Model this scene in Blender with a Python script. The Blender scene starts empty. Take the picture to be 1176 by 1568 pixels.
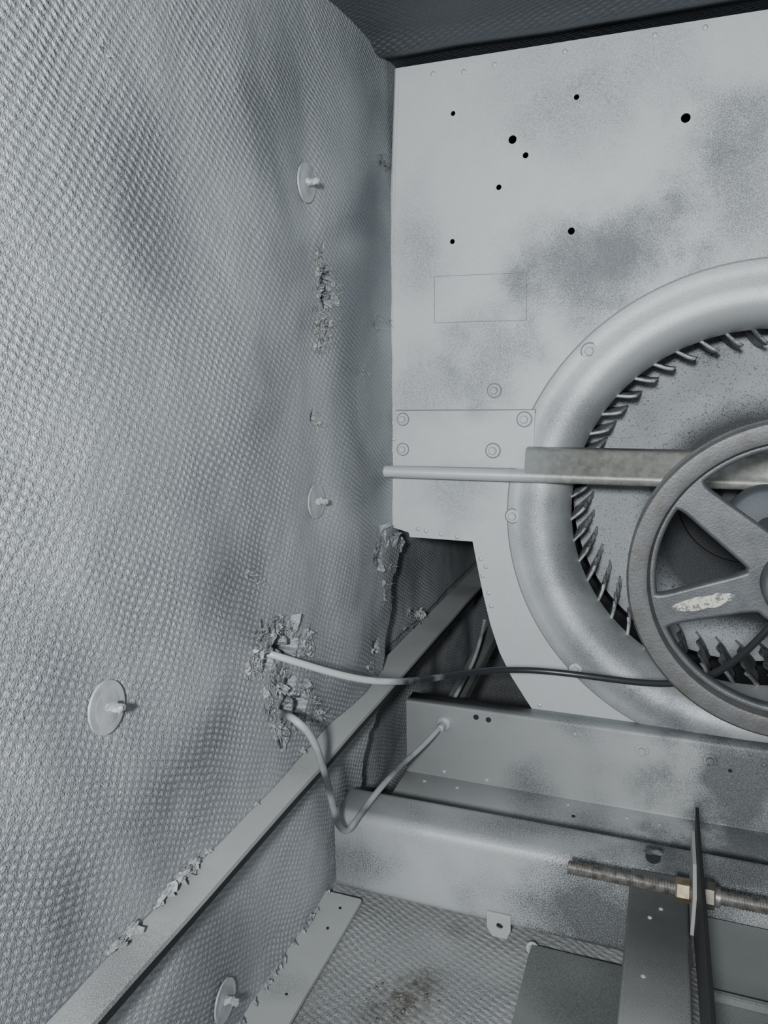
import bpy, bmesh, math, random
import numpy as np
from mathutils import Vector, Matrix, noise
random.seed(4)
# ------------------------------------------------------------------ survey
# camera solved from the vanishing points; world: X along the blower plate, Y depth, Z up (metres)
F=1185.0
yw=Vector((448,-224,1185)).normalized()
xw=Vector((3218,167,-1185)).normalized(); xw=(xw-yw*xw.dot(yw)).normalized()
dn=yw.cross(xw); dn = dn if dn.y>0 else -dn
zw=-dn
def wp(px,py,axis,val):
    c=Vector(((px-588)/F,(py-784)/F,1.0))
    d=Vector((xw.dot(c),yw.dot(c),zw.dot(c)))
    return d*(val/d[axis])
cam_d=bpy.data.cameras.new('camera'); cam=bpy.data.objects.new('camera',cam_d)
bpy.context.scene.collection.objects.link(cam)
R=Matrix(((xw.x,-xw.y,-xw.z),(yw.x,-yw.y,-yw.z),(zw.x,-zw.y,-zw.z)))
cam.matrix_world=R.to_4x4()
cam_d.sensor_fit='VERTICAL'; cam_d.sensor_height=36; cam_d.lens=36*F/1568; cam_d.clip_start=.01
bpy.context.scene.camera=cam

# ------------------------------------------------------------------ node helpers
class NB:
    def __init__(s,name):
        s.m=bpy.data.materials.new(name); s.m.use_nodes=True
        s.t=s.m.node_tree; s.n=s.t.nodes; s.l=s.t.links
        s.b=s.n['Principled BSDF']
        s.pos=s.n.new('ShaderNodeNewGeometry').outputs['Position']
    def put(s,sock,v):
        if hasattr(v,'is_linked') or hasattr(v,'links'): s.l.new(v,sock)
        else: sock.default_value=v
    def M(s,op,a,b=0.0,c=None,clamp=False):
        n=s.n.new('ShaderNodeMath'); n.operation=op; n.use_clamp=clamp
        s.put(n.inputs[0],a); s.put(n.inputs[1],b)
        if c is not None: s.put(n.inputs[2],c)
        return n.outputs[0]
    def noise(s,scale,detail=3,rough=.55,vec=None,dist=0):
        n=s.n.new('ShaderNodeTexNoise'); n.inputs['Scale'].default_value=scale
        n.inputs['Detail'].default_value=detail; n.inputs['Roughness'].default_value=rough
        n.inputs['Distortion'].default_value=dist
        s.l.new(vec if vec is not None else s.pos,n.inputs['Vector']); return n.outputs['Fac']
    def rng(s,v,a,b,c=0.,d=1.,smooth=False):
        n=s.n.new('ShaderNodeMapRange'); 
        if smooth: n.interpolation_type='SMOOTHSTEP'
        s.put(n.inputs['Value'],v)
        n.inputs['From Min'].default_value=a; n.inputs['From Max'].default_value=b
        n.inputs['To Min'].default_value=c; n.inputs['To Max'].default_value=d
        return n.outputs['Result']
    def mix(s,f,a,b):
        n=s.n.new('ShaderNodeMix'); n.data_type='RGBA'
        s.put(n.inputs['Factor'],f)
        for k,v in ((6,a),(7,b)):
            if isinstance(v,tuple): n.inputs[k].default_value=(v+(1,))[:4]
            else: s.l.new(v,n.inputs[k])
        return n.outputs[2]
    def xyz(s):
        n=s.n.new('ShaderNodeSeparateXYZ'); s.l.new(s.pos,n.inputs[0]); return n.outputs
    def bump(s,h,dist=.001,strength=1.0,normal=None):
        n=s.n.new('ShaderNodeBump'); n.inputs['Distance'].default_value=dist; n.inputs['Strength'].default_value=strength
        s.l.new(h,n.inputs['Height'])
        if normal is not None: s.l.new(normal,n.inputs['Normal'])
        return n.outputs['Normal']
    def blobs(s,lst,edge=1.0):
        """overspray patches: list of (vec, radius, strength)"""
        tot=None
        wob=s.rng(s.noise(12,3),0.3,.7,-.4,.4)
        for v,r,k in lst:
            n=s.n.new('ShaderNodeVectorMath'); n.operation='DISTANCE'
            s.l.new(s.pos,n.inputs[0]); n.inputs[1].default_value=v
            d=s.M('ADD',s.M('DIVIDE',n.outputs['Value'],r),wob)
            g=s.rng(d,1.25,0.0,0.,k,True)
            tot=g if tot is None else s.M('ADD',tot,g)
        return tot
    def fin(s,col,rough=.5,metal=0.,normal=None,spec=.5):
        s.put(s.b.inputs['Base Color'],(col+(1,))[:4] if isinstance(col,tuple) else col)
        s.put(s.b.inputs['Roughness'],rough); s.b.inputs['Metallic'].default_value=metal
        s.b.inputs['Specular IOR Level'].default_value=spec
        if normal is not None: s.l.new(normal,s.b.inputs['Normal'])
        return s.m

def spray_metal(name,light,dark,lo=.48,hi=.66,blob=None,rough=.42,metal=.35,grain=1300,fade=None,gw=.45,top=.75):
    """grey primer sprayed unevenly over galvanised steel"""
    q=NB(name)
    big=q.rng(q.noise(5.5,2,.5),lo,hi,0,top,True)
    if blob: big=q.M('ADD',big,q.blobs(blob),clamp=True)
    if fade: big=q.M('ADD',big,fade(q),clamp=True)
    gr=q.noise(grain,2,.7)
    # soft mist of droplets: grain only shows where coverage is partial
    mid=q.M('MULTIPLY',q.M('MULTIPLY',big,q.M('SUBTRACT',1.25,big)),3.2,clamp=True)
    g=q.M('MULTIPLY',q.rng(gr,.36,.64,-1,1),q.M('ADD',q.M('MULTIPLY',mid,gw),.07))
    f=q.M('ADD',big,g,clamp=True)
    tint=q.mix(q.noise(30,3),tuple(c*.93 for c in light),tuple(c*1.05 for c in light))
    col=q.mix(f,tint,dark)
    nrm=q.bump(q.M('ADD',gr,q.M('MULTIPLY',q.noise(9,1),3.0)),.0006,.6)
    return q.fin(col,q.rng(f,0,1,rough,rough+.15),metal,nrm)

def insulation(name,ax,light,dark,attr=False,depth=.0016,p1=.0064,speck=.3,blob=None,metal=.25,pit=.5):
    q=NB(name); o=q.xyz()
    u,v=o[ax[0]],o[ax[1]]
    w=q.M('MULTIPLY',q.M('SUBTRACT',q.noise(16,1),.5),.022)
    u=q.M('ADD',u,w)
    a=q.M('SINE',q.M('MULTIPLY',q.M('ADD',q.M('MULTIPLY',u,.46),q.M('MULTIPLY',v,.89)),6.2832/p1))
    b=q.M('SINE',q.M('MULTIPLY',q.M('ADD',q.M('MULTIPLY',u,-.89),q.M('MULTIPLY',v,.60)),6.2832/(p1*1.7)))
    lat=q.M('ADD',q.M('MULTIPLY',a,.62),q.M('MULTIPLY',q.M('MULTIPLY',q.M('ADD',a,1.1),b),.34))
    amt=q.rng(q.noise(9,1),.3,.65,.45,1.15)
    lat=q.M('MULTIPLY',lat,amt)
    fine=q.noise(620,2,.75)
    h=q.M('ADD',q.M('MULTIPLY',lat,.5),q.M('MULTIPLY',fine,1.2))
    n1=q.bump(h,depth,1.0)
    big=q.rng(q.noise(4.2,2,.55,dist=.6),.46,.72,0,.5,True)
    if attr:
        at=q.n.new('ShaderNodeAttribute'); at.attribute_name='tone'
        big=q.M('ADD',big,at.outputs['Fac'],clamp=True)
    gr=q.rng(q.noise(1000,2,.7),.40,.62,-.5,.5)
    f=q.M('ADD',big,q.M('MULTIPLY',gr,speck),clamp=True)
    # darker in the pits of the weave
    f=q.M('ADD',f,q.rng(lat,-.05,-.8,0,pit),clamp=True)
    col=q.mix(f,light,dark)
    if blob: col=q.mix(q.M('MULTIPLY',q.blobs(blob),q.rng(q.noise(110,3,.7),.38,.6,.25,1.)),col,(.12,.112,.095))
    return q.fin(col,.45,metal,n1,.5)

# ------------------------------------------------------------------ mesh helpers
def link(o,parent=None):
    bpy.context.scene.collection.objects.link(o)
    if parent: o.parent=parent
    return o
def empty(name):
    e=bpy.data.objects.new(name,None); e.empty_display_size=.05; return link(e)
def meshobj(name,verts,faces,mat,parent=None,smooth=True,ang=35):
    me=bpy.data.meshes.new(name); me.from_pydata([tuple(v) for v in verts],[],faces); me.update()
    bm=bmesh.new(); bm.from_mesh(me); bmesh.ops.recalc_face_normals(bm,faces=bm.faces); bm.to_mesh(me); bm.free()
    if smooth:
        me.polygons.foreach_set('use_smooth',[True]*len(me.polygons)); me.set_sharp_from_angle(angle=math.radians(ang))
    me.materials.append(mat); return link(bpy.data.objects.new(name,me),parent)
def bmobj(name,bm,mat,parent=None,smooth=True,ang=35):
    me=bpy.data.meshes.new(name); bmesh.ops.recalc_face_normals(bm,faces=bm.faces); bm.to_mesh(me); bm.free()
    if smooth:
        me.polygons.foreach_set('use_smooth',[True]*len(me.polygons)); me.set_sharp_from_angle(angle=math.radians(ang))
    me.materials.append(mat); return link(bpy.data.objects.new(name,me),parent)
def box(name,x0,x1,y0,y1,z0,z1,mat,parent=None,bev=.001):
    bm=bmesh.new(); bmesh.ops.create_cube(bm,size=1)
    for v in bm.verts: v.co=Vector(((x0+x1)/2+v.co.x*(x1-x0),(y0+y1)/2+v.co.y*(y1-y0),(z0+z1)/2+v.co.z*(z1-z0)))
    if bev: bmesh.ops.bevel(bm,geom=bm.edges[:],offset=bev,segments=2,affect='EDGES')
    return bmobj(name,bm,mat,parent)
def fillet(pts,r,n=6):
    out=[Vector(pts[0])]
    for i in range(1,len(pts)-1):
        p=Vector(pts[i]); a=(Vector(pts[i-1])-p); b=(Vector(pts[i+1])-p)
        rr=min(r,a.length*.45,b.length*.45); A=p+a.normalized()*rr; B=p+b.normalized()*rr
        for k in range(n+1):
            t=k/n; out.append(A*(1-t)**2+p*2*t*(1-t)+B*t*t)
    out.append(Vector(pts[-1])); return out
def sheet(name,prof,axis,a,b,th,mat,parent=None,r=.006,seg=1):
    """bent sheet metal: 2D profile swept along axis (0=X: prof is y,z ; 1=Y: prof is x,z)"""
    P=fillet(prof,r); V=[];Fc=[]
    for k in range(seg+1):
        s=a+(b-a)*k/seg
        for p in P: V.append((s,p[0],p[1]) if axis==0 else (p[0],s,p[1]))
    n=len(P)
    for k in range(seg):
        for i in range(n-1): Fc.append((k*n+i,k*n+i+1,(k+1)*n+i+1,(k+1)*n+i))
    o=meshobj(name,V,Fc,mat,parent,ang=50)
    m=o.modifiers.new('thick','SOLIDIFY'); m.thickness=th; m.offset=0
    return o
def revolve(name,prof,cx,cz,mat,parent=None,n=128,closed=False,ang=50):
    """profile (r,y) about an axis parallel to Y through cx,cz"""
    V=[];Fc=[];m=len(prof)
    for k in range(n):
        t=2*math.pi*k/n
        for r,y in prof: V.append((cx+r*math.cos(t),y,cz+r*math.sin(t)))
    for k in range(n):
        for i in range(m if closed else m-1):
            j=(i+1)%m; k2=(k+1)%n
            Fc.append((k*m+i,k*m+j,k2*m+j,k2*m+i))
    return meshobj(name,V,Fc,mat,parent,ang=ang)
def flat2d(name,loops,y,th,mat,parent=None,bevel=0.,bseg=2):
    """plate in the XZ plane with real holes"""
    cu=bpy.data.curves.new(name+'_c','CURVE'); cu.dimensions='2D'; cu.fill_mode='BOTH'
    cu.extrude=th/2; cu.bevel_depth=bevel; cu.bevel_resolution=bseg
    for L in loops:
        s=cu.splines.new('POLY'); s.points.add(len(L)-1); s.use_cyclic_u=True
        for i,p in enumerate(L): s.points[i].co=(p[0],p[1],0,1)
    o=bpy.data.objects.new('tmp',cu); bpy.context.scene.collection.objects.link(o)
    dg=bpy.context.evaluated_depsgraph_get(); me=bpy.data.meshes.new_from_object(o.evaluated_get(dg))
    bpy.data.objects.remove(o); me.name=name
    me.transform(Matrix.Translation((0,y,0))@Matrix.Rotation(math.pi/2,4,'X'))
    me.polygons.foreach_set('use_smooth',[True]*len(me.polygons)); me.set_sharp_from_angle(angle=math.radians(30))
    me.materials.clear(); me.materials.append(mat)
    return link(bpy.data.objects.new(name,me),parent)
def circ(x,z,r,n=24): return [(x+r*math.cos(2*math.pi*k/n),z+r*math.sin(2*math.pi*k/n)) for k in range(n)]
def frame(nrm):
    z=Vector(nrm).normalized(); x=z.orthogonal().normalized(); y=z.cross(x); return x,y,z
def add_prism(bm,c,nrm,r0,r1,h0,h1,n=6,rot=0.):
    x,y,z=frame(nrm); lo=[];hi=[]
    for k in range(n):
        t=2*math.pi*k/n+rot; d=x*math.cos(t)+y*math.sin(t)
        lo.append(bm.verts.new(Vector(c)+d*r0+z*h0)); hi.append(bm.verts.new(Vector(c)+d*r1+z*h1))
    for k in range(n): bm.faces.new((lo[k],lo[(k+1)%n],hi[(k+1)%n],hi[k]))
    bm.faces.new(hi); bm.faces.new(lo[::-1])
def screw_bm(bm,c,nrm,s=1.0):
    add_prism(bm,c,nrm,.0088*s,.0080*s,0,.0016*s,20)
    rr=random.random()
    add_prism(bm,c,nrm,.0052*s,.0052*s,.0016*s,.0060*s,6,rr)
    add_prism(bm,c,nrm,.0052*s,.0040*s,.0060*s,.0070*s,6,rr)
def rivet_bm(bm,c,nrm,s=1.0):
    add_prism(bm,c,nrm,.0036*s,.0030*s,0,.0010*s,12); add_prism(bm,c,nrm,.0030*s,.0014*s,.0010*s,.0018*s,12)
def blob_bm(bm,c,size,seed,flat=(1,1,1),sub=2,rough=.55):
    r=bmesh.ops.create_icosphere(bm,subdivisions=sub,radius=1.0)
    off=Vector((seed*3.1,seed*1.7,seed*.9))
    rot=Matrix.Rotation(seed*2.3,3,'X')@Matrix.Rotation(seed*1.1,3,'Z')
    for v in r['verts']:
        d=v.co.copy(); k=1+rough*noise.noise(d*1.6+off)+rough*.6*noise.noise(d*4.5+off)
        p=rot@(d*k); v.co=Vector(c)+Vector((p.x*size*flat[0],p.y*size*flat[1],p.z*size*flat[2]))
def shred_bm(bm,c,nrm,s):
    """ragged, curled flake of facing fabric"""
    x,y,z=frame(nrm); a=random.random()*6.28; x,y=x*math.cos(a)+y*math.sin(a),y*math.cos(a)-x*math.sin(a)
    n=11; el=random.uniform(.45,.9); cu=random.uniform(-.15,.45)
    cv=bm.verts.new(Vector(c)); r1=[];r2=[]
    for k in range(n):
        t=6.2832*k/n; rr=random.uniform(.45,1.25)
        for R_,L in ((.45,r1),(1.0*rr,r2)):
            p=x*math.cos(t)*s*R_+y*math.sin(t)*s*R_*el+z*(cu*s*(R_*math.cos(t))**2+random.uniform(-.09,.09)*s)
            L.append(bm.verts.new(Vector(c)+p))
    for k in range(n):
        j=(k+1)%n; bm.faces.new((cv,r1[k],r1[j])); bm.faces.new((r1[k],r2[k],r2[j],r1[j]))
def fibre_bm(bm,c,nrm,L,r=.00028):
    d=(Vector(nrm)+Vector([random.uniform(-.8,.8) for _ in range(3)])).normalized(); p=Vector(c); prev=None
    for k in range(6):
        x,y,_=frame(d); ring=[bm.verts.new(p+(x*math.cos(t)+y*math.sin(t))*r) for t in (0,2.09,4.19)]
        if prev:
            for i in range(3): bm.faces.new((prev[i],prev[(i+1)%3],ring[(i+1)%3],ring[i]))
        prev=ring; p=p+d*L/5; d=(d+Vector([random.uniform(-.8,.8) for _ in range(3)])).normalized()
def curve(name,pts,r,mat,parent=None,res=10,order=4):
    cu=bpy.data.curves.new(name,'CURVE'); cu.dimensions='3D'; cu.bevel_depth=r; cu.bevel_resolution=4; cu.use_fill_caps=True
    s=cu.splines.new('NURBS'); s.points.add(len(pts)-1); s.order_u=order; s.use_endpoint_u=True; s.resolution_u=res
    for i,p in enumerate(pts): s.points[i].co=(p[0],p[1],p[2],1)
    cu.materials.append(mat)
    return link(bpy.data.objects.new(name,cu),parent)

# ------------------------------------------------------------------ materials
PL=(.45,.475,.485); PD=(.125,.138,.15)
plate_blobs=[(wp(885,420,1,1),.10,.75),(wp(1150,290,1,1),.10,.6),(wp(1120,200,1,1),.07,.25),(wp(745,545,1,1),.07,.45),
   (wp(900,180,1,1),.08,.25),(wp(640,600,1,1),.08,.35),(wp(690,760,1,1),.06,.4),(wp(970,370,1,1),.08,.42),(wp(640,400,1,1),.06,.2),(wp(810,120,1,1),.08,.2),(wp(1000,80,1,1),.07,.3),(wp(790,440,1,1),.025,.35)]
m_plate=spray_metal('sprayed_plate',PL,PD,.60,.85,plate_blobs,metal=.15,gw=.45,top=.4,rough=.48)
ring_blobs=[(wp(880,640,1,1),.06,.45),(wp(880,860,1,1),.07,.6),(wp(900,1000,1,1),.08,.55),(wp(1040,1110,1,1),.07,.8),(wp(835,770,1,1),.03,.7)]
m_ring=spray_metal('sprayed_ring',(.46,.485,.495),PD,.60,.85,ring_blobs,rough=.35,metal=.35,gw=.45,top=.4)
m_chan=spray_metal('sprayed_channel',(.40,.42,.425),(.085,.092,.096),.50,.75,[(wp(1176,1190,1,.97),.16,.95),(wp(1080,1250,1,.9),.12,.7)],metal=.15,gw=.5,rough=.48)
m_beam=spray_metal('sprayed_beam',(.40,.42,.43),(.08,.085,.089),.46,.74,[(wp(900,1410,1,.76),.11,.8),(wp(560,1320,1,.76),.05,.5),(wp(1060,1380,1,.76),.14,.9)],metal=.15,gw=.6,rough=.45,grain=900)
m_rail=spray_metal('sprayed_rail',(.34,.355,.355),(.13,.135,.14),.48,.75,metal=.05,rough=.6,gw=.5)
m_dull=spray_metal('dull_galvanised',(.38,.385,.375),(.17,.175,.17),.45,.72,metal=.1,rough=.5,gw=.7)
m_green=spray_metal('grey_green_panel',(.18,.195,.19),(.08,.088,.085),.4,.65,metal=.15,rough=.5,gw=.6)
m_darkm=spray_metal('dark_metal',(.08,.09,.10),(.03,.032,.035),.4,.65,metal=.3,rough=.5)
def bladefade(q): return q.rng(q.noise(45,2),.45,.68,0,.75)
m_blade=spray_metal('fan_blade_metal',(.48,.50,.51),(.05,.053,.057),.35,.65,fade=bladefade,metal=.3,rough=.38)
AX,AZ=.102,-.184
def disc_shade(q):  # shade behind the pulley painted as a dark centre, with dark specks
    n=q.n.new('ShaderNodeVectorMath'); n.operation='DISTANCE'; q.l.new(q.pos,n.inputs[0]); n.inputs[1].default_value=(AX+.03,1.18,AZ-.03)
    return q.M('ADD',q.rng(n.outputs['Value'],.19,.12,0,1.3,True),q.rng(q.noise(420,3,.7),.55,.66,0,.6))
m_disc=spray_metal('fan_backplate',(.31,.33,.35),(.020,.022,.025),.5,.75,fade=disc_shade,metal=.3,rough=.5)
m_ins=insulation('quilted_insulation',(1,2),(.46,.487,.507),(.095,.108,.127),attr=True,depth=.0017,metal=.3,p1=.0055,pit=.42)
m_insf=insulation('floor_insulation',(0,1),(.40,.412,.415),(.10,.11,.112),depth=.0009,p1=.0070,speck=.9,pit=.3,
   blob=[(wp(615,1535,2,-.63),.035,1.0),(wp(560,1560,2,-.63),.02,.6),(wp(655,1500,2,-.63),.02,.7),(wp(700,1420,2,-.63),.02,.4)])
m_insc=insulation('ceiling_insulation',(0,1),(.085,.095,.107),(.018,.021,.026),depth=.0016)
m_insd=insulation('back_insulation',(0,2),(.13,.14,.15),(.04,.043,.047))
q=NB('torn_fibre'); m_fib=q.fin(q.mix(q.rng(q.noise(150,3,.7),.38,.60),(.24,.245,.24),(.56,.57,.56)),.85,0,q.bump(q.noise(600,3,.75),.0010,1.0),.2)
q=NB('bare_fibre_brown'); m_fibb=q.fin(q.mix(q.rng(q.noise(200,4,.7),.35,.65),(.12,.115,.10),(.27,.26,.24)),.9,0,q.bump(q.noise(500,4,.7),.002,1.0),.1)
q=NB('flat_black'); m_black=q.fin((.012,.013,.015),.6,0,q.bump(q.noise(300,3),.001,.5))  # plain black; also stands in for the gap shade under the rail
q=NB('seam_shadow_grey'); m_seam=q.fin(q.mix(q.noise(200,3),(.09,.10,.105),(.18,.19,.20)),.6)
q=NB('cable_sheath'); o=q.xyz(); f=q.rng(q.M('ADD',o[0],q.M('MULTIPLY',q.noise(30,2),.10)),-.235,-.190)
m_cab=q.fin(q.mix(f,(.40,.42,.43),(.018,.02,.023)),.36,0)
q=NB('cable_sheath_dusty'); m_cab2=q.fin(q.mix(q.rng(q.noise(22,2,.5),.42,.66),(.32,.335,.345),(.06,.066,.07)),.40,0)
q=NB('pulley_iron'); m_pul=q.fin(q.mix(q.rng(q.noise(60,4,.6),.35,.7),(.078,.082,.088),(.05,.054,.059)),.48,.3,q.bump(q.noise(500,2,.6),.0004,.6))
q=NB('pulley_rim_iron'); m_pulr=q.fin(q.mix(q.rng(q.noise(70,4,.6),.45,.72),(.078,.081,.083),(.058,.053,.048)),.46,.3,q.bump(q.noise(400,3,.6),.0004,.6))
q=NB('flaked_cream_paint'); m_cream=q.fin(q.mix(q.rng(q.noise(260,5,.8),.51,.56),(.40,.39,.33),(.078,.082,.088)),.6,.1,q.bump(q.noise(330,5,.75),.0004,.6))
q=NB('shaft_support_steel'); o=q.xyz()
f=q.rng(q.M('ADD',o[0],q.M('MULTIPLY',q.noise(60,3),.06)),-.17,-.08)
rust=q.mix(q.rng(q.noise(90,5,.7),.35,.7),(.27,.275,.255),(.15,.147,.13))
m_bar=q.fin(q.mix(f,(.46,.485,.50),rust),.42,.2,q.bump(q.noise(500,3),.0003,.5))
q=NB('threaded_steel'); m_thr=q.fin(q.mix(q.rng(q.noise(150,4),.4,.65),(.22,.215,.205),(.10,.09,.078)),.45,.5)
q=NB('brass_nut'); m_brass=q.fin(q.mix(q.rng(q.noise(200,3),.4,.7),(.20,.17,.11),(.11,.09,.06)),.45,.5)
q=NB('steel_nut'); m_nut=q.fin(q.mix(q.rng(q.noise(200,3),.4,.7),(.12,.11,.095),(.07,.063,.055)),.5,.5)
q=NB('grey_washer'); m_wash=q.fin(q.mix(q.rng(q.noise(60,2),.4,.7),(.40,.42,.43),(.27,.285,.30)),.5,.1,q.bump(q.noise(400,2),.0003,.5))

# ------------------------------------------------------------------ left wall
WX=-.36
wpins=[wp(470,280,0,WX),wp(488,768,0,WX),wp(163,1083,0,WX),wp(345,1532,0,WX)]
holes=[(wp(425,982,0,WX),.013,.026),(wp(443,990,0,WX),.010,.022),(wp(436,1058,0,WX),.012,.026),(wp(452,1080,0,WX),.011,.022),(wp(499,425,0,WX),.009,.014),(wp(498,455,0,WX),.009,.016),(wp(404,1008,0,WX),.008,.014),(wp(430,1092,0,WX),.009,.018),(wp(480,635,0,WX),.004,.006),(wp(580,850,0,WX),.010,.014),(wp(572,990,0,WX),.008,.012)]
def G(d2,s): return math.exp(-d2/(2*s*s))
def wallx(y,z):
    p=Vector((0,y,z))
    top=max(0,min(1,(.388-z)/.16)); top=top*top*(3-2*top)
    x=0
    x+=.005*noise.noise(p*4.5+Vector((3,1,7)))+.002*noise.noise(p*12+Vector((9,4,1)))
    # quilting folds: pinned columns at y=.755 and .405
    f=-.003*G((y-.755)**2,.022)+.004*G((y-.87-.02*math.sin(z*7))**2,.040)+.0025*G((y-.60-.03*math.sin(z*5+1))**2,.06)
    f+=.0025*G((y-.42-.35*(z+.05))**2,.04)
    x=WX+(x+f)*top+.0008*noise.noise(p*34)
    for c in wpins:
        d2=(y-c.y)**2+(z-c.z)**2
        if d2<.02: x-=.003*G(d2,.028)
    for c,s,dp in holes:
        d2=(y-c.y)**2+(z-c.z)**2
        if d2<.004:
            x-=dp*max(0,min(1,2*(1.2-math.sqrt(d2)/s+1.5*noise.noise(p*110))))
    # outer layer stops raggedly beyond the plate; deeper layer behind
    edge=1.03+min(0,(z+.25))*.55+.015*noise.noise(p*25)+.010*noise.noise(p*80)
    if z>-.22: edge+=(z+.22)*2
    k=max(0,min(1,(y-edge)/.004))
    x-=.022*k
    if z<-.41: x+=-.004+.006*math.sin(y*26+z*9)*max(0,min(1,(-.42-z)/.03))*max(0,min(1,(z+.62)/.03))
    return x
Y0,Y1,Z0,Z1,st=-.35,1.6,-.632,.392,.003
ny=int((Y1-Y0)/st)+1; nz=int((Z1-Z0)/st)+1
V=[];T=[]
blob=[(60,270,.05,.15),(190,330,.05,.40),(250,430,.05,.35),(310,760,.035,.3),(345,880,.03,.45),(60,930,.035,.35),(100,1060,.03,.2),(560,150,.06,.5),(560,330,.05,.45),(565,520,.05,.35),
      (560,650,.05,.3),(580,780,.04,.3),(430,180,.05,.3),(420,960,.02,.2),(440,70,.05,.25),(400,640,.04,.15),(240,1120,.03,.2),(330,1250,.03,.15),(60,1400,.05,.3),(120,1180,.02,.2),(150,130,.04,.2),(250,200,.04,.2),
      (30,600,.06,-.5),(60,450,.06,-.4),(230,600,.06,-.4),(400,1130,.05,-.3),(480,560,.03,-.35),(490,700,.03,-.3),(480,850,.04,-.35),(210,950,.04,-.25),(40,100,.08,-.3),(300,100,.08,-.15),(120,780,.04,-.3),(330,330,.05,-.2),(180,1250,.05,-.1),(430,1300,.04,-.3)]
B=[(wp(a,b,0,WX),r,k) for a,b,r,k in blob]  # paint patches, with the lamp's bright left-mid and dim lower-left painted in
for j in range(nz):
    z=Z0+j*st
    for i in range(ny):
        y=Y0+i*st; V.append((wallx(y,z),y,z))
A=np.array(V); tone=np.zeros(len(V))
for c,r,k in B: tone+=k*np.exp(-((A[:,1]-c.y)**2+(A[:,2]-c.z)**2)/(2*r*r))
for c,r,dp in holes: tone+=.7*np.exp(-((A[:,1]-c.y)**2+(A[:,2]-c.z)**2)/(2*(r*.7)**2))  # recess shade of the tear cavities painted into the tone
tone+=np.where(A[:,2]<-.41,-.12,0)+.04  # lower wall toned lighter to offset the rail's shade
Fc=[(j*ny+i,j*ny+i+1,(j+1)*ny+i+1,(j+1)*ny+i) for j in range(nz-1) for i in range(ny-1)]
me=bpy.data.meshes.new('wall_left'); me.from_pydata(V,[],Fc); me.update()
me.polygons.foreach_set('use_smooth',[True]*len(me.polygons))
at=me.attributes.new('tone','FLOAT','POINT'); at.data.foreach_set('value',tone.astype(np.float32))
me.materials.append(m_ins); wall=link(bpy.data.objects.new('wall_left',me))
if me.polygons[0].normal.x<0: me.flip_normals()

# ------------------------------------------------------------------ floor, ceiling, other walls
def bumpy(name,x0,x1,y0,y1,z,mat,amp,sx=.01,extra=None):
    nx=int((x1-x0)/sx)+1; n2=int((y1-y0)/sx)+1; V=[]
    for j in range(n2):
        for i in range(nx):
            x=x0+(x1-x0)*i/(nx-1); y=y0+(y1-y0)*j/(n2-1)
            h=amp*noise.noise(Vector((x,y,z))*7)+amp*.5*noise.noise(Vector((x,y,z))*17)
            if extra: h+=extra(x,y)
            V.append((x,y,z+h))
    Fc=[(j*nx+i,j*nx+i+1,(j+1)*nx+i+1,(j+1)*nx+i) for j in range(n2-1) for i in range(nx-1)]
    return meshobj(name,V,Fc,mat,None,ang=180)
bumpy('floor',-.40,.8,-.35,1.62,-.632,m_insf,.006)
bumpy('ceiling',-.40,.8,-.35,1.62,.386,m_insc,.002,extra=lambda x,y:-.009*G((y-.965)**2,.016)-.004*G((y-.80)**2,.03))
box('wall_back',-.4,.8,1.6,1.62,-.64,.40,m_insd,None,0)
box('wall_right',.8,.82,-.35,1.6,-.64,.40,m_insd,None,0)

# ------------------------------------------------------------------ rails along the wall
def rail(name,x0,x1,zt,drop,y0,y1,shade_strip=True):
    e=empty(name)
    n=120; V=[];Fc=[]
    def row(y):
        w=.0012*noise.noise(Vector((y*9,zt,2)))
        return [(x0,y,zt+.002),(x0+.004,y,zt+w),(x1-.003,y,zt+w),(x1,y,zt-.0015+w),(x1,y,zt-.006+w),(x0+.004,y,zt-.006),(x0+.002,y,zt-drop),(x0-.004,y,zt-drop)]
    for k in range(n+1): V+=row(y0+(y1-y0)*k/n)
    m=8
    for k in range(n):
        for i in range(m):
            j=(i+1)%m; Fc.append((k*m+i,k*m+j,(k+1)*m+j,(k+1)*m+i))
    Fc.append(tuple(range(m))); Fc.append(tuple(range(n*m,n*m+m)))
    meshobj('flange',V,Fc,m_rail,e,ang=30)
    if shade_strip: box('gap_shade_strip',x0,x1-.0012,y0,y1,zt-.015,zt-.0062,m_black,e,.001)  # black strip added where the flange edge only casts shade
    return e
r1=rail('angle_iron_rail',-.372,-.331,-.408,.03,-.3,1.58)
r2=rail('angle_iron_rail',-.372,-.320,-.618,.012,-.3,.758,False)
bm=bmesh.new()
for y in (.735,.70,.60,.5):
    add_prism(bm,(-.338,y,-.6195),(0,0,1),.0016,.0016,0,.0023,12)
bmobj('punched_holes',bm,m_black,r2)

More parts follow.
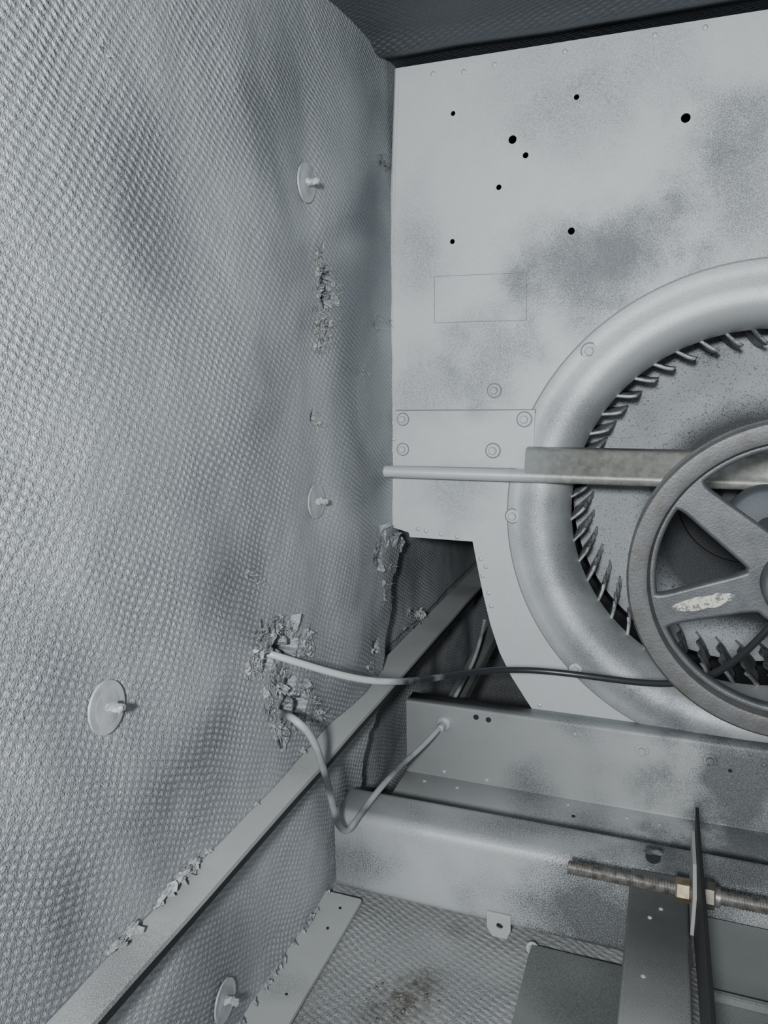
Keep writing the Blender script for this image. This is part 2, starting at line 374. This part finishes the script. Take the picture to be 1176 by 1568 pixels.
# ------------------------------------------------------------------ blower housing
bh=empty('blower_housing')
def P1(px,py,y=1.0):
    v=wp(px,py,1,y); return (v.x,v.z)
zt=P1(607,105)[1]
outline=[P1(607,105),(.55,zt),(.55,-.57),(-.06,-.57),P1(850,1135)]+[P1(*p) for p in [(828,1105),(805,1070),(783,1035),(765,998),(751,955),(739,905),(730,860),(724,829)]]+[P1(628,822),P1(626,815),P1(598,806)]+[P1(597,500)]
hl=[(694,174,.0030),(883,149,.0032),(785,214,.0050),(805,238,.0036),(764,287,.0034),(1050,181,.0052),(693,370,.0032),(875,354,.0042)]
loops=[outline,circ(AX,AZ,.272,128)]+[circ(*P1(a,b),r,16) for a,b,r in hl]
flat2d('side_plate',loops,1.0,.002,m_plate,bh)
V=[];Fc=[]
zs=[P1(607,105)[1],P1(600,300)[1],P1(597,500)[1],P1(597,650)[1],P1(598,806)[1]]; xs=[P1(607,105)[0],P1(600,300)[0],P1(597,500)[0],P1(597,650)[0],P1(598,806)[0]]
for x,z in zip(xs,zs):
    for dx,y in ((.005,.9988),(.001,.9992),(-.002,1.0005),(-.0035,1.004),(-.0035,1.03)): V.append((x+dx,y,z))
for k in range(len(zs)-1):
    for i in range(4): Fc.append((k*5+i,k*5+i+1,(k+1)*5+i+1,(k+1)*5+i))
meshobj('edge_fold',V,Fc,m_plate,bh,ang=60)
box('top_flange',xs[0],.55,1.0,1.03,zt-.002,zt,m_plate,bh,.0005)
prof=[(.3015,.999),(.3012,.9972),(.300,.9965),(.290,.9960),(.282,.9945),(.274,.9915),(.266,.9895),(.258,.9900),(.250,.9930),(.243,.9985),(.237,1.006),(.232,1.016),(.2285,1.028),(.2265,1.042),(.226,1.055),(.228,1.056)]
revolve('inlet_bell',prof,AX,AZ,m_ring,bh,160)
revolve('flange_seam',[(.3028,.9988),(.3028,.9982),(.3010,.9982),(.3010,.9988)],AX,AZ,m_seam,bh,160)
sc=[P1(*p) for p in [(724,829),(730,860),(739,905),(751,955),(765,998),(783,1035),(805,1070),(828,1105),(850,1135)]]
sc=[(-.246,-.05),(-.246,-.14)]+sc+[(-.02,-.56),(.10,-.585),(.25,-.57),(.40,-.50),(.50,-.36),(.53,-.18),(.52,.1),(.52,.30)]
V=[];Fc=[]
for (x,z) in sc: V+=[(x+.003,1.001,z),(x+.003,1.36,z)]
for k in range(len(sc)-1): Fc.append((2*k,2*k+1,2*k+3,2*k+2))
o=meshobj('scroll_wrap',V,Fc,m_darkm,bh,ang=40); md=o.modifiers.new('t','SOLIDIFY'); md.thickness=.002
flat2d('rear_side_plate',[[(-.34,.37),(.55,.37),(.55,-.57),(-.06,-.57)]+[s for s in sc[10:1:-1]]+[(-.34,-.22)]],1.36,.002,m_darkm,bh)
# riveted patch plate with its seam, and painted-over stickers
def grow(L,d):
    cx=sum(p[0] for p in L)/len(L); cz=sum(p[1] for p in L)/len(L)
    return [(p[0]+math.copysign(d,p[0]-cx),p[1]+math.copysign(d,p[1]-cz)) for p in L]
px=[P1(609,629),P1(820,628),P1(818,690),P1(806,690),P1(804,716),P1(609,712)]
flat2d('patch_plate',[px],.9948,.0030,m_plate,bh,.0003)
flat2d('patch_seam',[grow(px,.0014)],.9968,.0010,m_seam,bh)
for i,(a,b,c,d) in enumerate([(666,421,806,493),(712,112,826,160)]):
    rc=[P1(a,b+3),P1(c,b-3),P1(c,d-3),P1(a,d+1)]
    flat2d('sticker_edge_%d'%(i+1),[rc,grow(rc,-.0006)],.9987,.0004,m_seam if i==0 else m_ring,bh)
bm=bmesh.new(); bm2=bmesh.new()
for a,b,s in [(903,538,1.25),(757,598,1.1),(803,642,1.15),(755,690,1.15),(617,642,1.0),(617,688,1.0),(785,790,1.15),(881,1025,1.1)]:
    yy=.9965 if (a,b) in((903,538),(785,790),(881,1025)) else .9930 if 600<b<700 else .9988
    v=wp(a,b,1,yy); screw_bm(bm,v,(0,-1,0),s*.92); add_prism(bm2,v+Vector((0,-.0001,0)),(0,-1,0),.0090*s,.0090*s,0,.0004,20)
bmobj('screws',bm,m_plate,bh,ang=25)
bmobj('screw_washer_rims',bm2,m_seam,bh,ang=25)
bm=bmesh.new()
for a,b in [(663,113),(757,99),(865,79),(1003,54),(1080,42),(730,856),(738,868),(733,882),(742,908),(746,928),(820,1080),(652,813),(675,818),(700,822),(640,810),(600,648),(600,690),(603,672),(710,110)]:
    rivet_bm(bm,wp(a+ (6 if b>840 else 0),b,1,.999),(0,-1,0),.9)
bmobj('rivets',bm,m_ring,bh,ang=25)

# ------------------------------------------------------------------ fan wheel
fw=empty('fan_wheel')
NBL=48; V=[];Fc=[]
ny2=17
for b in range(NBL):
    t0=2*math.pi*b/NBL+random.uniform(-.004,.004); base=len(V); npf=7
    for yi in range(ny2):
        y=1.048+.131*yi/(ny2-1)
        for k in range(npf):
            s=k/(npf-1); r=.2085+.026*s
            t=t0+.100*s**.75+.012*math.sin((y-1.048)*130)*(1-s*.6)
            V.append((AX+r*math.cos(t),y,AZ+r*math.sin(t)))
    for yi in range(ny2-1):
        for k in range(npf-1):
            a=base+yi*npf+k; Fc.append((a,a+1,a+npf+1,a+npf))
o=meshobj('blades',V,Fc,m_blade,fw,ang=60); md=o.modifiers.new('t','SOLIDIFY'); md.thickness=.0030; md.offset=0
revolve('back_plate',[(.015,1.176),(.05,1.176),(.055,1.180),(.18,1.180),(.185,1.178),(.238,1.178),(.238,1.181),(.015,1.183)],AX,AZ,m_disc,fw,96,True)
revolve('front_band',[(.229,1.046),(.240,1.046),(.240,1.056),(.229,1.056)],AX,AZ,m_blade,fw,96,True)
revolve('blade_gap_dark',[(.243,1.046),(.243,1.19)],AX,AZ,m_black,fw,96)  # black sheet added behind the blades to keep their gaps dark
revolve('hub',[(.022,1.13),(.036,1.13),(.038,1.133),(.038,1.176),(.022,1.176)],AX,AZ,m_darkm,fw,48,True)
revolve('spacer_disc',[(.036,1.174),(.09,1.170),(.092,1.174),(.036,1.1785)],AX,AZ,m_black,fw,64,True)  # coloured black so the shaded hub area stays dark
SX,SZ=AX+.002,AZ+.006
revolve('drive_shaft',[(.0001,.66),(.0115,.66),(.0127,.662),(.0127,1.34),(.0001,1.34)],SX,SZ,m_darkm,None,32)

# ------------------------------------------------------------------ shaft support bar
bs=empty('bearing_support_bar')
zc=P1(583,721,.975)[1]; x0=P1(583,721,.975)[0]
V=[];Fc=[];n=14
for x in (x0,.56):
    for k in range(n):
        t=2*math.pi*k/n; V.append((x,.972+.0085*math.cos(t),zc+.0080*math.sin(t)))
for k in range(n): Fc.append((k,(k+1)%n,n+(k+1)%n,n+k))
Fc+= [tuple(range(n)),tuple(range(n,2*n))]
meshobj('lower_lip',V,Fc,m_bar,bs,ang=50)
xr=P1(806,700,.975)[0]
sheet('angle_web',[(.985,zc+.034),(.968,zc+.032),(.966,zc+.004),(.972,zc-.004)],0,xr,.56,.004,m_bar,bs,r=.006)
pb=empty('pillow_block_bearing')
revolve('bearing_housing',[(.0127,.93),(.04,.93),(.045,.935),(.045,.962),(.0127,.962)],SX,SZ,m_darkm,pb,48,True)

# ------------------------------------------------------------------ pulley
pu=empty('pulley_wheel'); PY=.705; RP=.1365
prof=[(.1175,-.010),(.1195,-.0145),(.1230,-.0155),(.1345,-.0155),(RP,-.0135),(RP,-.0095),(.1245,-.0035),(.1245,.0035),(RP,.0095),(RP,.0135),(.1345,.0155),(.1195,.0150),(.1165,.010),(.1155,.0)]
revolve('rim',[(r,PY+y) for r,y in prof],SX,SZ,m_pulr,pu,160,True,ang=28)
def chaikin(L,it=3):
    for _ in range(it):
        o=[]
        for i in range(len(L)):
            a=L[i];b=L[(i+1)%len(L)]
            o+=[(a[0]*.75+b[0]*.25,a[1]*.75+b[1]*.25),(a[0]*.25+b[0]*.75,a[1]*.25+b[1]*.75)]
        L=o
    return L
sp=[180-38.0,180+18.0]; sp+=[180+19+75.25,180+19+75.25*2+.5,180+19+75.25*3+.5]
sp=sorted(a%360 for a in sp)
loops=[circ(SX,SZ,.119,128),circ(SX,SZ,.0127,32)]
for i in range(5):
    a0=math.radians(sp[i]); a1=math.radians(sp[(i+1)%5]+(360 if i==4 else 0))
    hw=.0125; L=[]
    ro,ri=.1155,.038
    d0=math.asin(hw*.85/ro); e0=math.asin(hw*1.15/ri)
    no=9
    for k in range(no+1):
        t=a0+d0+(a1-a0-2*d0)*k/no; L.append((SX+ro*math.cos(t),SZ+ro*math.sin(t)))
    t=a1-math.asin(hw/.08); L.append((SX+.08*math.cos(t),SZ+.08*math.sin(t)))
    for k in range(4):
        t=a1-e0-(a1-a0-2*e0)*k/3; L.append((SX+ri*math.cos(t),SZ+ri*math.sin(t)))
    t=a0+math.asin(hw/.080); L.append((SX+.080*math.cos(t),SZ+.080*math.sin(t)))
    loops.append(chaikin(L,3))
flat2d('spokes',loops,PY,.007,m_pul,pu,.003,4)
revolve('hub',[(r,PY+y) for r,y in [(.0127,-.028),(.026,-.028),(.029,-.025),(.031,.02),(.0127,.02)]],SX,SZ,m_pul,pu,48,True)
a=math.radians(198)
random.seed(3)
bm=bmesh.new()
ca,sa=math.cos(a),math.sin(a)
N=26; ring=[]
cen=Vector((SX+.077*ca,PY-.0068,SZ+.077*sa)); cv=bm.verts.new(cen)
for k in range(N):
    t=6.2832*k/N; u=.026*math.cos(t)*random.uniform(.75,1.1); w=.0068*math.sin(t)*random.uniform(.7,1.1)
    ring.append(bm.verts.new(cen+Vector((u*ca-w*sa,0,u*sa+w*ca))))
for k in range(N): bm.faces.new((cv,ring[k],ring[(k+1)%N]))
bmobj('paint_mark',bm,m_cream,pu)

# ------------------------------------------------------------------ channel under the blower
ch=empty('mounting_channel')
XL=-.334
sheet('web',[(1.0,-.459),(.970,-.459),(.970,-.566),(.855,-.566)],0,XL,.56,.002,m_chan,ch,r=.003)
V=[(XL,.970,-.4595),(XL,1.0,-.4595),(XL,1.0,-.566),(XL,.97,-.566)]
meshobj('end_cap',V,[(0,1,2,3)],m_chan,ch)
bm=bmesh.new()
for a,b in [(983,1147),(1087,1162)]: screw_bm(bm,wp(a,b+2,1,.969),(0,-1,0),1.0)
for a,b in [(680,1182),(745,1195),(1040,1195),(1150,1155),(1170,1172),(880,1125)]: rivet_bm(bm,wp(a,b,1,.969),(0,-1,0),.8)
for a,b in [(650,1196),(700,1206),(870,1232),(960,1252),(1010,1262)]: rivet_bm(bm,wp(a,b,2,-.565),(0,0,1),.8)
bmobj('screws',bm,m_chan,ch,ang=25)
bm=bmesh.new()
for a,b in [(729,1098),(748,1102)]: add_prism(bm,wp(a,b,1,.9692),(0,-1,0),.0038,.0038,0,.0008,14)
for a,b in [(878,1250),(1118,1180)]: add_prism(bm,wp(a,b,2,-.5645) if b>1200 else wp(a,b,1,.9692),(0,0,1) if b>1200 else (0,-1,0),.0025,.0025,0,.0006,12)
bmobj('punched_holes',bm,m_black,ch)
gr=empty('cable_grommet'); g=wp(680,1107,1,.969)
revolve('flange',[(.002,.969),(.0105,.969),(.0105,.966),(.0085,.964),(.006,.9625),(.004,.958),(.002,.958)],g.x,g.z,m_wash,gr,32)
revolve('gland',[(.0001,.950),(.0045,.951),(.0055,.958),(.0055,.963)],g.x,g.z,m_wash,gr,24)

# ------------------------------------------------------------------ beam
be=empty('cross_beam')
sheet('bent_sheet',[(.822,-.55),(.822,-.512),(.760,-.512),(.760,-.612),(.79,-.612)],0,-.353,.56,.002,m_beam,be,r=.013,seg=8)
V=[(-.3535,.822,-.514),(-.3535,.764,-.514),(-.3535,.7605,-.520),(-.3535,.7605,-.612),(-.3535,.822,-.612)]
meshobj('end_cap',V,[(0,1,2,3,4)],m_beam,be)
bm=bmesh.new()
add_prism(bm,wp(1000,1312,1,.759),(0,-1,0),.0075,.0075,0,.0006,18)
bmobj('punched_hole',bm,m_black,be)
bm=bmesh.new(); blob_bm(bm,wp(1000,1304,1,.757),.006,3.3,(1.5,.5,.5))
bmobj('grommet_scrap',bm,m_darkm,be)
tb=empty('slotted_tab'); t=wp(757,1443,2,-.608)
flat_l=[(t.x-.014,-.594),(t.x+.012,-.594),(t.x+.012,-.612),(t.x+.008,-.622),(t.x-.008,-.622),(t.x-.014,-.612)]
flat2d('plate',[flat_l,circ(t.x,-.608,.0042,16)],.756,.002,m_chan,tb,.0004)
bm=bmesh.new(); screw_bm(bm,wp(815,1452,1,.752),(0,-1,.3),.8)
bmobj('floor_screw',bm,m_chan,None)

# ------------------------------------------------------------------ motor base
mb=empty('motor_base_rail')
sheet('hat_section',[(-.018,-.60),(-.018,-.508),(.036,-.508),(.036,-.60)],1,.15,.757,.002,m_dull,mb,r=.003)
bm=bmesh.new()
for a,b in [(1012,1392),(995,1405),(985,1495)]: rivet_bm(bm,wp(a,b,2,-.507),(0,0,1),.6)
bmobj('rivets',bm,m_dull,mb)
box('floor_plate',-.118,-.02,.2,.752,-.626,-.618,m_green,None,.001)
tr=empty('motor_tray')
box('deck',.046,.50,.25,.752,-.545,-.540,m_green,tr,.001)
box('deck_lip',.046,.50,.640,.646,-.540,-.532,m_green,tr,.001)
box('tray_side',.30,.306,.25,.752,-.54,-.50,m_green,tr,.001)
ap=empty('belt_tension_plate')
def slab(x0,x1,prof,name,mat,par):
    n=len(prof); V=[(x0,y,z) for y,z in prof]+[(x1,y,z) for y,z in prof]
    Fc=[tuple(range(n)),tuple(range(n,2*n))]+[(i,(i+1)%n,n+(i+1)%n,n+i) for i in range(n)]
    return meshobj(name,V,Fc,mat,par,ang=20)
slab(.0400,.0430,[(.785,-.443),(.735,-.438),(.45,-.400),(.20,-.368),(.20,-.42),(.45,-.455),(.69,-.515),(.72,-.515)],'black_plate',m_black,ap)
slab(.0365,.0396,[(.765,-.458),(.70,-.452),(.665,-.462),(.675,-.507),(.75,-.507)],'grey_lug',m_dull,ap)
tr2=empty('threaded_rod'); ry,rz=.700,-.481; xa,xb=wp(870,1325,1,ry).x,.30
pitch=.0026; V=[];Fc=[]; n=20; steps=int((xb-xa)/(pitch/4))
for k in range(steps+1):
    for i in range(n):
        t=2*math.pi*i/n; ph=(k/4-i/n)%1.0
        r=.0054+.0015*(1-abs(2*ph-1))
        V.append((xa+k*pitch/4,ry+r*math.cos(t),rz+r*math.sin(t)))
for k in range(steps):
    for i in range(n):
        j=(i+1)%n
        Fc.append((k*n+i,k*n+j,(k+1)*n+j,(k+1)*n+i))
Fc+=[tuple(range(n)),tuple(range(steps*n,steps*n+n))]
meshobj('thread',V,Fc,m_thr,tr2,ang=60)
def nut(name,x,w,r,mat):
    bm=bmesh.new(); add_prism(bm,(x,ry,rz),(1,0,0),r*.9,r,0,w*.12,6,.3); add_prism(bm,(x,ry,rz),(1,0,0),r,r,w*.12,w*.88,6,.3); add_prism(bm,(x,ry,rz),(1,0,0),r,r*.9,w*.88,w,6,.3)
    bmobj(name,bm,mat,tr2,ang=15)
nut('brass_nut',.0225,.0135,.0110,m_brass)
nut('steel_nut',.0435,.0135,.0120,m_nut)
bm=bmesh.new(); add_prism(bm,(.057,ry,rz),(1,0,0),.0088,.0088,0,.004,18); bmobj('collar',bm,m_thr,tr2)

# ------------------------------------------------------------------ strut and things seen through the opening
stt=empty('support_strut')
def bar_between(name,a,b,w,h,mat,par):
    a=Vector(a);b=Vector(b);d=(b-a).normalized(); s=d.cross(Vector((0,0,1))).normalized(); u=s.cross(d)
    V=[];
    for p in (a,b):
        for i,j in ((-1,-1),(1,-1),(1,1),(-1,1)): V.append(p+s*w*i/2+u*h*j/2)
    return meshobj(name,V,[(0,1,2,3),(4,5,6,7),(0,1,5,4),(1,2,6,5),(2,3,7,6),(3,0,4,7)],mat,par,ang=20)
bar_between('bar',wp(760,955,1,1.30),wp(684,1092,1,1.04),.022,.004,m_green,stt)
bar_between('lip',wp(768,958,1,1.30)+Vector((0,0,-.006)),wp(696,1096,1,1.04)+Vector((0,0,-.006)),.003,.016,m_green,stt)
curve('strut_cable',[wp(742,950,1,1.20),wp(735,985,1,1.16),wp(724,1020,1,1.10),wp(700,1060,1,1.04),wp(688,1085,1,1.0)],.003,m_cab2)  # thin cable running along the strut

# ------------------------------------------------------------------ cables
h1=wp(408,1001,0,WX); 
c1=[h1+Vector((-.02,.0,.004)),h1+Vector((.006,0,0)),wp(460,1016,1,.65),wp(520,1034,1,.68),wp(580,1046,1,.72),wp(650,1042,1,.77),wp(720,1028,1,.82),wp(800,1024,1,.86),wp(880,1032,1,.87),wp(960,1044,1,.86),wp(1040,1050,1,.84),wp(1105,1032,1,.82),wp(1160,985,1,.80),wp(1230,900,1,.80)]
curve('electrical_cable',c1,.0037,m_cab)
h2=wp(424,1092,0,WX)
c2=[h2+Vector((-.02,0,.004)),h2+Vector((.008,0,0)),wp(450,1100,1,.61),wp(478,1126,1,.625),wp(496,1178,1,.655),wp(508,1225,1,.69),wp(516,1262,1,.72),wp(530,1276,1,.735),wp(546,1256,1,.75),wp(574,1216,1,.79),wp(610,1176,1,.86),wp(650,1140,1,.92),wp(672,1116,1,.95),wp(680,1107,1,.967)]
curve('electrical_cable',c2,.0037,m_cab2,order=3)

# ------------------------------------------------------------------ pin washers
for i,c in enumerate(wpins):
    e=empty('insulation_washer'); x=wallx(c.y,c.z)+.0032
    dy=(wallx(c.y+.015,c.z)-wallx(c.y-.015,c.z))/.03; dz=(wallx(c.y,c.z+.015)-wallx(c.y,c.z-.015))/.03
    nrm=Vector((1,-dy,-dz)).normalized(); cc=Vector((x,c.y,c.z))
    bm=bmesh.new()
    add_prism(bm,cc,nrm,.0190,.0188,-.001,.0006,40); add_prism(bm,cc,nrm,.0135,.0120,.0006,.0009,30)
    bmobj('disc',bm,m_wash,e,ang=30)
    bm=bmesh.new(); add_prism(bm,cc,nrm+Vector((0,.15,.05)),.0032,.0022,0,.013,10); 
    for k in range(4): blob_bm(bm,cc+nrm*(.003+.0028*k)+Vector((0,random.uniform(-.001,.001),random.uniform(-.001,.001))),.0045-.0005*k,i+k*1.7,sub=1)
    bmobj('pin',bm,m_wash,e)

# ------------------------------------------------------------------ torn insulation (parts of the wall lining)
cav=[(h[0],h[1]*.9) for h in holes[:6]]
def tear(pts,n,spread,size,mat,seed,name='torn_fibre',fib=1.0,lump=.15):
    random.seed(seed); bm=bmesh.new(); done=0; tries=0
    while done<n and tries<n*6:
        tries+=1
        a,b=random.choice(pts); w=wp(a+random.gauss(0,spread),b+random.gauss(0,spread*1.2),0,WX)
        if any((w-c).length<r for c,r in cav): continue
        done+=1
        x=wallx(w.y,w.z); s=size*random.uniform(.4,1.3)
        nr=Vector((2.2,random.uniform(-1,1),random.uniform(-1,1)))
        shred_bm(bm,(max(x,WX-.008)+s*.03,w.y,w.z),nr,s)
        if random.random()<lump: blob_bm(bm,(x-s*.2,w.y,w.z),s*.6,random.random()*50,(.35,1.0,1.2),3,.9)
        for _ in range(int(3*fib)): fibre_bm(bm,(max(x,WX-.01)+s*.05,w.y,w.z),(.25,random.uniform(-1,1),random.uniform(-1,1)),random.uniform(.006,.016))
    return bmobj(name,bm,mat,wall,ang=180)
tear([(489,395),(490,415),(508,430),(488,450),(487,475),(496,492),(494,375),(510,460),(487,500)],44,3,.0055,m_fib,1)
tear([(492,520),(487,540),(500,510)],14,4,.005,m_fib,2)
tear([(480,635),(485,648)],5,3,.004,m_fib,3)
tear([(393,970),(384,972),(415,962),(462,985),(380,1020),(464,1003),(392,1000),(374,1018),(432,963),(440,1012)],44,4,.006,m_fib,4)
tear([(393,970),(415,960),(462,985),(380,1020),(455,1010),(440,962)],22,5,.012,m_ins,24,lump=0)
tear([(412,1038),(466,1058),(408,1085),(484,1090),(418,1125),(415,1050),(488,1098),(402,1060),(472,1075),(448,1108),(412,1110),(430,1030)],46,4,.0062,m_fib,5)
tear([(418,1035),(466,1052),(404,1085),(484,1090),(424,1125),(465,1100)],26,5,.013,m_ins,25,lump=0)
tear([(585,830),(600,820),(572,850),(612,826),(590,815),(575,862),(604,830)],28,4,.0120,m_ins,6,lump=0,fib=.5)
tear([(578,975),(572,1000),(560,1020),(590,900),(582,940),(598,870),(585,920)],20,4,.0050,m_fib,16)
tear([(580,495),(590,498)],8,4,.003,m_fib,7)
tear([(585,250),(595,247)],8,4,.004,m_fibb,8)
tear([(150,68),(170,75),(190,82),(205,85)],5,4,.003,m_ins,9,fib=0,lump=0)
tear([(640,938),(650,945),(632,960)],14,5,.010,m_fib,10)
tear([(395,880),(375,870)],4,5,.003,m_fib,12)
tear([(530,560),(545,562)],5,4,.002,m_fib,13)
random.seed(21); bm=bmesh.new()
for y,s in [(.46,.009),(.475,.008),(.49,.008),(.445,.006),(.50,.006),(.40,.009),(.415,.007),(.56,.005),(.60,.004),(.70,.004),(.86,.005)]:
    for k in range(2):
        yy=y+random.uniform(-.014,.014)
        c=(-.357+random.uniform(-.002,.003),yy,-.402+random.uniform(-.002,.003))
        shred_bm(bm,c,(random.uniform(.2,1),random.uniform(-.4,.4),1),s*random.uniform(.6,1.1))
        blob_bm(bm,c,s*random.uniform(.3,.6),random.random()*40,(.5,1.8,.5),3,1.0)
bmobj('insulation_crumbs',bm,m_rail,wall,ang=180)
random.seed(5); bm=bmesh.new()
for k in range(40):
    w=wp(random.gauss(612,30),random.gauss(1535,20),2,-.630); blob_bm(bm,w,random.uniform(.001,.0025),random.random()*40,(1,1,.4),1,.9)
bmobj('debris_pile',bm,m_fibb,None,ang=180)
random.seed(8); bm=bmesh.new()
for k in range(40):
    y=random.uniform(.45,.75); shred_bm(bm,(-.358,y,-.610),(1,random.uniform(-.5,.5),random.uniform(0,1)),random.uniform(.002,.005))
bmobj('lower_edge_crumbs',bm,m_ins,wall,ang=180)

# ------------------------------------------------------------------ light
def aim(o,loc,tgt):
    o.location=loc; o.rotation_euler=(Vector(tgt)-Vector(loc)).to_track_quat('-Z','Y').to_euler(); link(o)
l=bpy.data.lights.new('work_lamp','SPOT'); l.energy=68; l.shadow_soft_size=.035; l.spot_size=math.radians(122); l.spot_blend=.95; l.color=(.965,.99,1.0)
aim(bpy.data.objects.new('work_lamp',l),(-.02,-.28,.10),(-.15,.9,-.02))
l=bpy.data.lights.new('fill_light','AREA'); l.size=.7; l.energy=4.2; l.color=(.93,.97,1.0)  # added unseen fill that lifts the floor and lower parts
aim(bpy.data.objects.new('fill_light',l),(.40,-.6,.0),(-.1,.8,-.2))
w=bpy.data.worlds.new('world'); bpy.context.scene.world=w; w.use_nodes=True
w.node_tree.nodes['Background'].inputs[0].default_value=(.60,.65,.70,1); w.node_tree.nodes['Background'].inputs[1].default_value=.13
